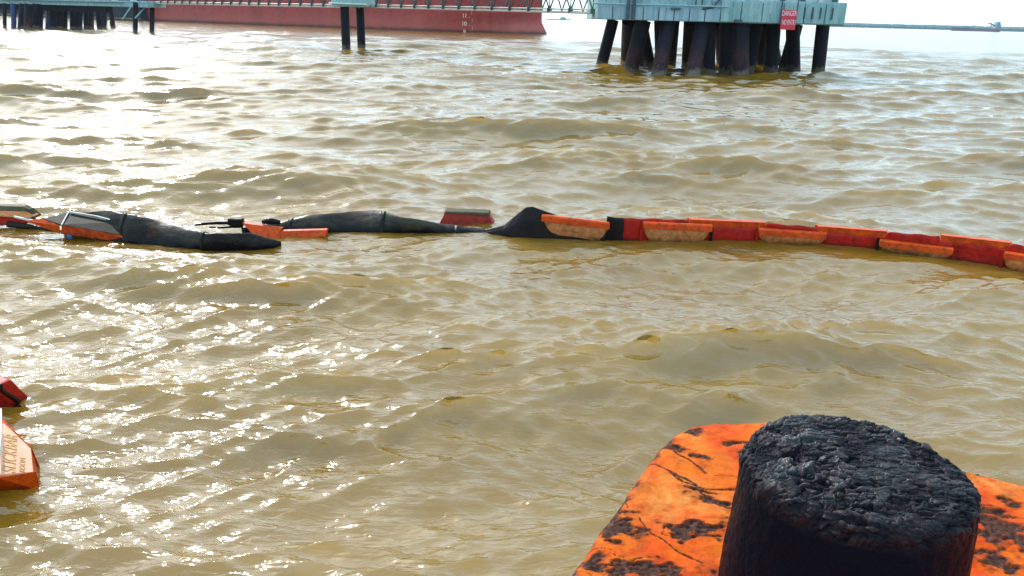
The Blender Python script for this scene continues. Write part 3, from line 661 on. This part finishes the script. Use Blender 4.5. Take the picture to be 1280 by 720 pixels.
# lower facing panels (left half, bluer) and upper ledge
xm = aty(900, 15, 48.3)[0]; n = 8
for i in range(n):
    a, b = XL+.03+(xm-XL)*i/n, XL+(xm-XL)*(i+1)/n-.03
    MB().box((a, 48.12, 3.05), (b, 48.297, 3.78)).build('panel', m_teal2, dk, bevel=.015)
for i in range(6):
    a, b = xm+.03+(XR-xm)*i/6, xm+(XR-xm)*(i+1)/6-.03
    MB().box((a, 48.2, 3.08), (b, 48.297, 4.20)).build('panel', m_teal, dk, bevel=.015)
MB().tube([(XL-.3, 48.02, 3.90), (xm+.4, 48.02, 3.90)], .045, 8).build('pipe', m_teal2, dk)
for u in (785, 792):
    x = aty(u, 15, 48)[0]; MB().box((x-.1, 47.92, 3.1), (x+.1, 48.11, 4.45)).build('fender_bracket', m_steel, dk, bevel=.01)
x = aty(844, 13, 48)[0]; MB().box((x-.25, 47.95, 3.68), (x+.3, 48.11, 3.78)).build('bracket', m_steel, dk)
x = aty(925, 26, 48)[0]; MB().box((x-.3, 48.0, 3.08), (x+.15, 48.19, 3.22)).build('bracket', m_steel, dk)
x = aty(900, 10, 48)[0]; MB().tube([(x+.2, 48.1, 4.6), (x-.4, 48.1, 3.85), (x-1.0, 48.1, 3.75)], .07, 8).build('pipe', m_steel, dk)
for u in (870, 878, 1008, 1018, 1028, 1043):
    x = aty(u, 10, 48)[0]; MB().box((x-.035, 48.13, 3.35 if u > 1000 else 3.9), (x+.035, 48.199, 4.0 if u > 1000 else 4.5)).build('rib', m_steel, dk)
# kerb and gear on the deck
xk = aty(1047, 8, 49)[0]
MB().box((XL+.1, 48.9, 4.303), (xk, 49.3, 4.62)).build('kerb', m_grey, dk, bevel=.02)
MB().box((XL+.2, 49.6, 4.303), (xk-.1, 54.5, 5.2)).build('pipe_rack', m_steel, dk, bevel=.03)
for i, u in enumerate((752, 765, 790, 812, 822, 868, 880, 912, 930, 948, 975, 1000, 1022, 1040)):
    x = aty(u, 4, 49.2)[0]
    MB().box((x-.12, 48.62, 4.303), (x+.12, 48.88, 4.95)).build('bollard_post', m_steel if i % 3 else m_grey, dk, bevel=.02)
for z, y in ((4.72, 48.55), (5.0, 48.5)):
    MB().tube([(XL+.1, y, z), (xk-.2, y, z)], .05, 8).build('railing_pipe', m_steel, dk)
m_red_sign = simple('red_sign_paint', (.52, .02, .05), (.62, .03, .06), 4, .5); m_wh = simple('white_sign_paint', (.7, .6, .66), (.8, .72, .76), 12, .5)
sg = empty('warning_sign', (0, 0, 0), label='red warning sign with two lines of white lettering on the turquoise platform edge', category='sign')
ysn = 47.86
def box_px(name, u0, v0, u1, v1, y0_, th, mat, par, bev=.01, **pr):
    a, b = aty(u0, v1, y0_), aty(u1, v0, y0_); return MB().box((a[0], y0_, a[2]), (b[0], y0_+th, b[2])).build(name, mat, par, bevel=bev, **pr)
box_px('board', 975, 12.5, 997, 37, ysn, .05, m_red_sign, sg)
for u in (975.8, 995.5):
    a = aty(u, 25, ysn)[0]; MB().box((a-.03, ysn+.06, 3.1), (a+.03, ysn+.12, 4.6)).build('bracket', m_steel, sg)
def sign_text(s, u, v, h, wpx, y):
    a, b = aty(u, v, y), aty(u+wpx, v, y)
    o_ = text(s, h, a, (1, 0, .0), (0, 0, 1), (0, -1, 0), m_wh, sg, ext=.004)
    me = o_.data; xs = [v_.co.x for v_ in me.vertices]; k_ = (b[0]-a[0])/(max(xs)-min(xs)); x0 = min(xs)
    for v_ in me.vertices: v_.co.x = x0+(v_.co.x-x0)*k_
sign_text('DANGER', 976.6, 19.6, .42, 18.5, ysn-.006)
sign_text('NO ENTRY', 976.6, 30.6, .40, 17.5, ysn-.006)

def pile(ut, ub, vb, wt=14.5, mat=None, z1=3.03, wob=0, yt=None):
    b = atz(ub, vb, 0); wr = wt/2*b[1]/900
    y_t = b[1] if yt is None else yt
    y_t = min(max(y_t, 49.1), 54.8)
    t = aty(ut, 30, y_t); d = (np.array([t[0], t[1], 3.0])-b)
    pts = [b-d*.35]+[b+d*f for f in np.linspace(0, 1.0, 8)]; pts[-1] = pts[-1]+[0, 0, z1-3.0]
    MB().tube(pts, [wr*1.02]+[wr]*8, 18).build('pile', mat or m_pile, dk, smooth=False)
for a in [(766, 751.5, 83, 13), (785, 783, 79, 13), (804, 788, 89.5, 17, m_pile_r), (801, 812, 83, 13), (835, 823, 94, 17, m_pile_r), (824, 826, 84, 12),
          (861, 858, 82, 11, m_pile_r), (879, 865, 96, 17, m_pile_r), (886, 886, 92, 14), (870, 879, 83, 12), (887.5, 886, 88, 13), (909, 908, 92, 17), (926, 926, 95, 18, m_pile_r), (946, 935, 90, 14), (951, 953, 85, 13),
          (967, 963, 90, 16), (996, 980, 89, 14), (991, 992, 90, 15), (1029, 1022, 93.5, 14.5),
          (797, 800, 82, 12), (842, 838, 81, 12), (899, 902, 82, 11), (938, 943, 83, 12), (960, 972, 83, 12), (918, 912, 82, 11)]:
    pile(*a)
for i, (u0, u1) in enumerate([(803, 925)]):
    pass

# ------------------------------------------------------------------ mid pier, left jetty, catwalk
P1 = atz(433, 63, 0); P2 = atz(452, 60.5, 0)
mp = empty('catwalk_pier', P1, label='turquoise capped pier on two black piles under the catwalk', category='pier')
for P_ in (P1, P2):
    MB().tube([P_-[0, 0, 2], P_+[0, 0, 3.5]], .37, 20).build('pile', m_pile, mp, smooth=False)
cA = (P1+P2)/2
MB().box((P1[0]-.9, P1[1]-.8, 3.50), (P1[0]+2.0, P1[1]+5.0, 4.25)).build('pile_cap', m_teal, mp, bevel=.04)
MB().box((P1[0]-.5, P1[1]+.2, 4.253), (P1[0]+1.6, P1[1]+4.6, 4.9)).build('bearing', m_steel, mp, bevel=.03)
MB().tube([(P1[0]-1.1, P1[1]-.9, 3.75), (P1[0]+2.1, P1[1]-.9, 3.7)], .07, 8).build('pipe', m_grey, mp)

A_, B_ = np.array([-84., 116.5, 0]), np.array([-45.0, 99.0, 0])
lj = empty('jetty', B_, label='long turquoise jetty on a dense cluster of dark piles at the upper left', category='jetty')
dj = (B_-A_)/np.linalg.norm(B_-A_); nj = np.array([-dj[1], dj[0], 0]); LJ = np.linalg.norm(B_-A_)
Rj = np.array([[dj[0], nj[0], 0], [dj[1], nj[1], 0], [0, 0, 1]])
MB().box((0, 0, 3.05), (LJ, 2.6, 3.55), Rj, A_).build('deck_beam', m_teal, lj, bevel=.04)
MB().box((0, -.3, 3.553), (LJ, 2.8, 3.78), Rj, A_).build('deck_edge', m_teal2, lj, bevel=.03)
nb = 26
for i in range(nb):
    s = LJ*(i+.5)/nb; MB().box((s-.28, -.25, 3.783), (s+.28, .2, 3.99), Rj, A_).build('deck_block', m_steel if i % 2 else m_grey, lj)
MB().box((0, -.1, 4.02), (LJ, .1, 4.2), Rj, A_).build('rail', m_teal, lj)
MB().box((0, .8, 4.0), (LJ*.8, 2.5, 5.0), Rj, A_).build('pipe_rack', m_steel, lj)
rp = random.Random(4)
m_bluep = simple('blue_coated_pile', (.01, .03, .12), (.02, .05, .18), 2, .4)
def jp(ub, ut, vb, wpx, mat, zt_=3.1):
    b = atz(ub, vb, 0); t = aty(ut, 8, b[1]); MB().tube([b-[0, 0, 2], b, (t[0], b[1]+.4, zt_)], wpx/2*b[1]/960, 14).build('pile', mat, lj)
for a in [(17.5, 15, 35, 6, m_bluep), (27, 28, 36, 9, m_pile), (35, 34, 37, 9, m_pile_r), (43, 44, 36.5, 9, m_pile), (49.5, 48, 36.5, 7, m_pile), (60, 60, 36, 6, m_bluep), (66, 66, 36.5, 8, m_pile), (73, 74, 36.5, 9, m_pile), (80, 79, 36, 7, m_pile_r),
          (92, 90, 36.5, 8, m_pile), (98.5, 97, 36.5, 8, m_pile), (109, 107, 36.5, 8, m_pile), (114, 112, 37, 6, m_pile_r), (126, 121, 36.5, 8, m_pile), (130, 128, 36, 6, m_pile), (141.5, 136, 35.5, 5.5, m_pile), (6, 4, 35.0, 4, m_pile), (-10, -12, 34, 8, m_pile), (-25, -24, 34, 8, m_pile)]:
    jp(*a)
MB().box((LJ*.27, .8, 2.3), (LJ*.80, 1.6, 3.06), Rj, A_).build('cross_beam', m_pile, lj)
for (u, vb) in ((169, 42), (190, 42)):
    jp(u, u-1, vb, 5.5, m_pile, 3.6)
q0, q1 = atz(169, 42, 0), atz(190, 42, 0)
for (a, b) in [((q0[0], q0[1]-.3, 3.0), (q0[0]-1.2, q0[1]-.3, 1.6)), ((q0[0]+.4, q0[1]-.3, 1.8), (q1[0]-.3, q1[1]-.3, 3.1))]:
    MB().tube([a, b], .09, 8).build('brace', m_teal, lj)
# cap over that pair reaches to the jetty end
MB().box((LJ-3.4, -.6, 3.04), (LJ+.6, .0-.003, 3.5), Rj, A_).build('pile_cap', m_teal, lj, bevel=.03)

m_chord = simple('pale_galvanised_steel', (.42, .37, .33), (.56, .5, .45), 2, .5, c3=(.3, .2, .15))
m_truss = simple('dark_truss_steel', (.015, .03, .03), (.035, .05, .05), 2, .5)
m_trussg = simple('green_truss_steel', (.02, .10, .08), (.04, .16, .13), 2, .5)
def catwalk(Pa, Pb, name, label, z0a, z0b, mat_last=False):
    Pa = np.array(Pa); Pb = np.array(Pb)
    root = empty(name, (Pa+Pb)/2*[1, 1, 0], label=label, category='catwalk', group=None) if False else empty(name, (Pa+Pb)/2*[1, 1, 0], label=label, category='catwalk')
    d = Pb-Pa; L = np.linalg.norm(d); d = d/L; nn = np.array([d[1], -d[0], 0]); 
    if nn[1] > 0: nn = -nn
    n_ = int(round(L/1.95)); zz = lambda f: z0a+(z0b-z0a)*f
    for o_ in (0, -1.1):
        a, b = Pa+nn*o_, Pb+nn*o_
        MB().tube([(a[0], a[1], z0a), (b[0], b[1], z0b)], .055, 8).build('chord', m_chord, root)
        MB().tube([(a[0], a[1], z0a+.2), (b[0], b[1], z0b+.2)], .045, 8).build('chord', m_chord, root)
        MB().tube([(a[0], a[1], z0a+2.0), (b[0], b[1], z0b+2.0)], .08, 8).build('chord', m_chord, root)
        for i in range(n_+1):
            f = i/n_; p = a+(b-a)*f; z = zz(f)
            mt = m_trussg if f > .86 and mat_last else m_truss
            MB().tube([(p[0], p[1], z-.02), (p[0], p[1], z+2)], .035, 6).build('strut', mt, root) if o_ == 0 else None
            MB().box((p[0]-.16, p[1]-.05, z+.02), (p[0]+.16, p[1]+.05, z+.26)).build('gusset', mt, root) if o_ == 0 else None
            for s in (-1, 1):
                g = f+s*.5/n_
                if 0 <= g <= 1:
                    q = a+(b-a)*g; MB().tube([(p[0], p[1], z+.1), (q[0], q[1], z+2)], .05, 6).build('brace', mt, root)
    V = []; 
    a, b, c, e = Pa, Pb, Pb-nn*1.1, Pa-nn*1.1
    MB().add([(a[0], a[1], z0a+.06), (b[0], b[1], z0b+.06), (c[0], c[1], z0b+.06), (e[0], e[1], z0a+.06), (a[0], a[1], z0a+.1), (b[0], b[1], z0b+.1), (c[0], c[1], z0b+.1), (e[0], e[1], z0a+.1)],
        [(0, 1, 2, 3)[::-1], (4, 5, 6, 7), (0, 4, 5, 1)[::-1], (1, 5, 6, 2)[::-1], (2, 6, 7, 3)[::-1], (3, 7, 4, 0)[::-1]]).build('walkway', m_chord, root)
    return root
E_ = aty(741, 15, 49.6); Mid = aty(446, 8, 71)
catwalk((Mid[0]+.9, 70.0, 0), (E_[0], 49.6, 0), 'truss_catwalk', 'pale truss catwalk span between the two pile pier and the right platform', aty(455, 9, 70)[2], aty(741, 16.5, 49.6)[2], True)
catwalk((B_[0]+.3, B_[1]+1, 0), (Mid[0]-.9, 72.0, 0), 'truss_catwalk', 'truss catwalk span between the left jetty and the two pile pier', aty(200, 4.5, 98)[2], aty(430, 9, 72)[2])

# ------------------------------------------------------------------ ship and barge
m = Mat('red_antifouling_hull', .5)
c = m.ramp(m.noise(.18, 6, .6, m.mapping((1, 1, .6))), [(.3, (.27, .018, .016)), (.7, (.42, .042, .034))])
c = m.mix(m.ramp(m.noise(.5, 8, .75, m.mapping((1, 1, .3))), [(.55, 0.), (.75, .7)]), c, (.30, .10, .11))
c = m.mix(m.ramp(m.noise(.3, 5, .7, m.mapping((1.5, 1.5, .12))), [(.52, 0.), (.66, .7)]), c, (.17, .02, .03))
br = m.N('TexBrick'); br.inputs['Scale'].default_value = .22; br.inputs['Mortar Size'].default_value = .012; br.inputs['Color1'].default_value = (1, 1, 1, 1); br.inputs['Color2'].default_value = (.86, .86, .86, 1); br.inputs['Mortar'].default_value = (.6, .6, .6, 1)
m.L(m.mapping((1, 1, 1), (rad(90), 0, rad(28))), br.inputs['Vector']); c = m.mix(.6, c, br.outputs[0], 'MULTIPLY')
zb = m.math('ADD', m.z(), m.math('MULTIPLY', m.noise(.25, 6, .75), 5.0))
gb = m.N('MapRange'); gb.inputs[1].default_value = 6.0; gb.inputs[2].default_value = 3.4; m.L(zb, gb.inputs[0])
c = m.mix(m.math('MULTIPLY', gb.outputs[0], .35), c, (.52, .15, .11))
c = m.mix(m.ramp(m.noise(.9, 9, .8, m.mapping((1, 1, .25))), [(.60, 0.), (.72, .6)]), c, (.20, .05, .02))
zz = m.math('ADD', m.z(), m.math('MULTIPLY', m.noise(.6, 5, .7), .8))
g = m.N('MapRange'); g.inputs[1].default_value = 1.1; g.inputs[2].default_value = .5; m.L(zz, g.inputs[0])
m.col(m.mix(g.outputs[0], c, (.06, .022, .018))).nrm(m.bump(m.noise(.7, 4, .6), .4, .12)); m_hull = m.m
T0 = aty(680, 30, 163.); T0[2] = 0
sa = np.array([-.884, .468, 0]); sa /= np.linalg.norm(sa); sm = np.array([-sa[1], sa[0], 0]); 
if sm[1] > 0: sm = -sm
ship = empty('cargo_ship', T0, label='large ship with weathered red hull moored behind the catwalk', category='ship')
def hull_pt(s, z, side):
    s0 = np.interp(z, [-3, -.5, .5, 2.2, 3.5, 14], [-1.5, -1.0, -.5, .5, .55, .3]); Lz = np.interp(z, [-3, 0, 3, 14], [30, 26, 20, 15])
    f = np.clip((s-s0)/Lz, 0, 1); b = 11*(1-(1-f)**2.4)
    if s > 125: b *= 1-((s-125)/25)**3*.5
    return T0+sa*max(s, s0)+sm*b*side+np.array([0, 0, z])
zsn = [-3, -1, 0, .5, 1, 1.5, 2.2, 3, 4, 5.5, 7, 9, 11.5, 14]; ss = list(np.linspace(0, 1, 40)**2*30-1.5)+list(np.linspace(32, 150, 30))
V = []; F = []
for side in (1, -1):
    o0 = len(V)
    for s in ss:
        for z in zsn: V.append(hull_pt(s, z, side))
    k = len(zsn)
    for i in range(len(ss)-1):
        for j in range(k-1):
            q = (o0+i*k+j, o0+(i+1)*k+j, o0+(i+1)*k+j+1, o0+i*k+j+1); F.append(q if side < 0 else q[::-1])
k = len(zsn); h2 = len(ss)*k
for i in range(len(ss)-1): F.append((i*k+k-1, (i+1)*k+k-1, h2+(i+1)*k+k-1, h2+i*k+k-1))
for j in range(k-1): F.append(((len(ss)-1)*k+j, (len(ss)-1)*k+j+1, h2+(len(ss)-1)*k+j+1, h2+(len(ss)-1)*k+j))
o = mesh('hull', V, F, m_hull, ship, smooth=True)
m_ = o.modifiers.new('edge', 'EDGE_SPLIT'); m_.split_angle = rad(50)
m_wm = simple('white_draft_paint', (.75, .6, .55), (.85, .75, .7), 5, .5)
def ship_px(u, v):     # intersection with the near flat side, pushed 3 cm out
    d = ray(u, v); p0 = T0+sm*11.04; t = np.dot(p0-np.array([0, 0, HC]), sm)/np.dot(d, sm); return np.array([0, 0, HC])+t*d
def hull_mark(s, u, v, hpx):
    p = ship_px(u, v); 
    sN = np.dot(p-T0, sa); q = hull_pt(sN, max(p[2], .1), 1); p = np.array([q[0], q[1], p[2]])+sm*.12
    text(s, hpx/6.3*1.4, p, -sa, (0, 0, 1), sm, m_wm, ship, name='draft_mark', ext=.02)
for s, u, v, h in (('11', 574, 22, 5.2), ('.', 581, 22, 5), ('10', 572.5, 32, 5.2), ('.', 580, 32, 5), ('9', 573.5, 42, 4.8), (':', 583, 27, 5), (':', 583.5, 18, 5), (':', 582.5, 37, 5), ('.', 583, 13, 4)):
    hull_mark(s, u, v, h)
m_navy = simple('black_navy_hull', (.003, .006, .018), (.006, .012, .028), .4, .8, .3, .05)
bA, bB = atz(219, 27.5, 0), atz(-40, 19, 0)
bA = T0+sa*104+sm*13.5; bB = bA+sa*95
bd = (bB-bA)/np.linalg.norm(bB-bA); bn = np.array([-bd[1], bd[0], 0]); bn = bn if bn[1] > 0 else -bn
uN = proj_u(bA); 
for _ in range(40):
    if proj_u(bA) > 218: bA = bA+sa*.8
    else: break
Rb = np.array([[bd[0], bn[0], 0], [bd[1], bn[1], 0], [0, 0, 1]]); LB = np.linalg.norm(bB-bA)
bg_ = empty('barge', bA, label='dark navy barge moored behind the left jetty', category='barge')
MB().box((0, 0, -1.5), (LB, 2, 9), Rb, bA).build('hull', m_navy, bg_, bevel=.3)
MB().tube([bA-bn*.15+bd*1.2+[0, 0, .5], bA-bn*.15+bd*1.2+[0, 0, 8]], .12, 8).build('fender_pipe', simple('blue_grey_pipe', (.12, .22, .32), (.16, .28, .4), 2), bg_)
MB().tube([bA-bn*.12+[0, 0, .3], bB-bn*.12+[0, 0, .3]], .25, 8).build('rubbing_strake', simple('olive_waterline', (.09, .07, .03), (.14, .11, .05), 1), bg_)

# ------------------------------------------------------------------ far shore, far ships
m_tree = simple('haze_tinted_foliage', (.015, .09, .11), (.03, .14, .16), .02, .8, 0)  # blue tint of distance haze put into the leaf colour
def treeline(name, u0, u1, D, hmin, hmax, seed, label):
    a, b = aty(u0, 30, D), aty(u1, 30, D); n = 500; rs = np.random.RandomState(seed)
    V = []; F = []
    xs = np.linspace(a[0], b[0], n)
    h = hmin+(hmax-hmin)*np.clip(.5+fbm(xs*.006, xs*0, seed, 5)*.9+rs.uniform(-.12, .12, n), 0, 1.3)
    for i, x in enumerate(xs):
        y = D+40*math.sin(x*.002)+rs.uniform(-6, 6)
        V += [(x, y, -1), (x, y-8, h[i]*.45), (x, y, h[i]), (x, y+60, h[i]*.8), (x, y+60, -1)]
    for i in range(n-1):
        for j in range(4): F.append((i*5+j, (i+1)*5+j, (i+1)*5+j+1, i*5+j+1))
    return mesh(name, V, F, m_tree, kind='stuff', label=label, category='trees')
treeline('shore_trees', 1035, 1700, 2600, 11, 16, 3, 'hazy blue green line of trees on the far shore at right')
m_purp = simple('purple_brown_hull', (.10, .05, .08), (.14, .08, .11), .05, .6); m_sup = simple('grey_blue_superstructure', (.1, .2, .26), (.16, .28, .34), .1, .6)
def far_ship(name, u0, u1, D, hull_h, sup_u, sup_h, mast_u, label, mh=m_purp, msup=m_sup):
    a, b = aty(u0, 36, D)[0], aty(u1, 36, D)[0]; r0 = empty(name, ((a+b)/2, D, 0), label=label, category='ship')
    L = b-a; n = 30; V = []; F = []
    for i in range(n+1):
        f = i/n; x = a+L*f; w_ = 9*(1-abs(2*f-1)**6); sh = hull_h*(1+.25*abs(2*f-1)**3)
        for s in (-1, 1):
            V += [(x, D+s*w_, -1), (x, D+s*w_*1.0, sh)]
    for i in range(n):
        o_ = i*4; F += [(o_, o_+4, o_+5, o_+1), (o_+2, o_+3, o_+7, o_+6), (o_+1, o_+5, o_+7, o_+3)]
    mesh('hull', V, F, mh, r0)
    x0, x1 = aty(sup_u[0], 36, D)[0], aty(sup_u[1], 36, D)[0]
    MB().box((x0, D-7, hull_h), (x1, D+7, hull_h+sup_h*.6)).box((x0+(x1-x0)*.2, D-5, hull_h+sup_h*.6), (x1-(x1-x0)*.1, D+5, hull_h+sup_h)).build('superstructure', msup, r0, bevel=.3)
    for mu, h in mast_u:
        x = aty(mu, 36, D)[0]; MB().tube([(x, D, hull_h), (x, D, hull_h+h)], .9, 6).build('mast', msup, r0)
    return r0
fs = far_ship('far_ship', 1189, 1251, 1500, 5.5, (1242, 1248), 12, [(1217, 6), (1238, 10), (1207, 4)], 'distant cargo ship with purple hull and blue superstructure on the right horizon')
MB().tube([(aty(1234, 36, 1500)[0], 1500, 15), (aty(1243, 36, 1500)[0], 1500, 11)], 1.2, 6).build('crane_boom', m_sup, fs)
far_ship('far_ship', 682, 713, 1900, 2.2, (699, 707), 4.5, [(703, 9)], 'tiny distant blue grey boat on the horizon right of the red hull', m_sup, m_sup)

# ------------------------------------------------------------------ haze
if True:
    hb = MB().box((-4000, -300, -2.5), (4000, 4200, 45)).build('haze', bpy.data.materials.new('thin_haze'), None, kind='stuff', label='thin pale haze over the water')
    hm = hb.data.materials[0]; hm.use_nodes = True; t = hm.node_tree; t.nodes.clear()
    pv = t.nodes.new('ShaderNodeVolumePrincipled'); pv.inputs['Density'].default_value = .00008; pv.inputs['Color'].default_value = (.72, .88, 1, 1); pv.inputs['Anisotropy'].default_value = .3
    mo = t.nodes.new('ShaderNodeOutputMaterial'); t.links.new(pv.outputs[0], mo.inputs['Volume'])
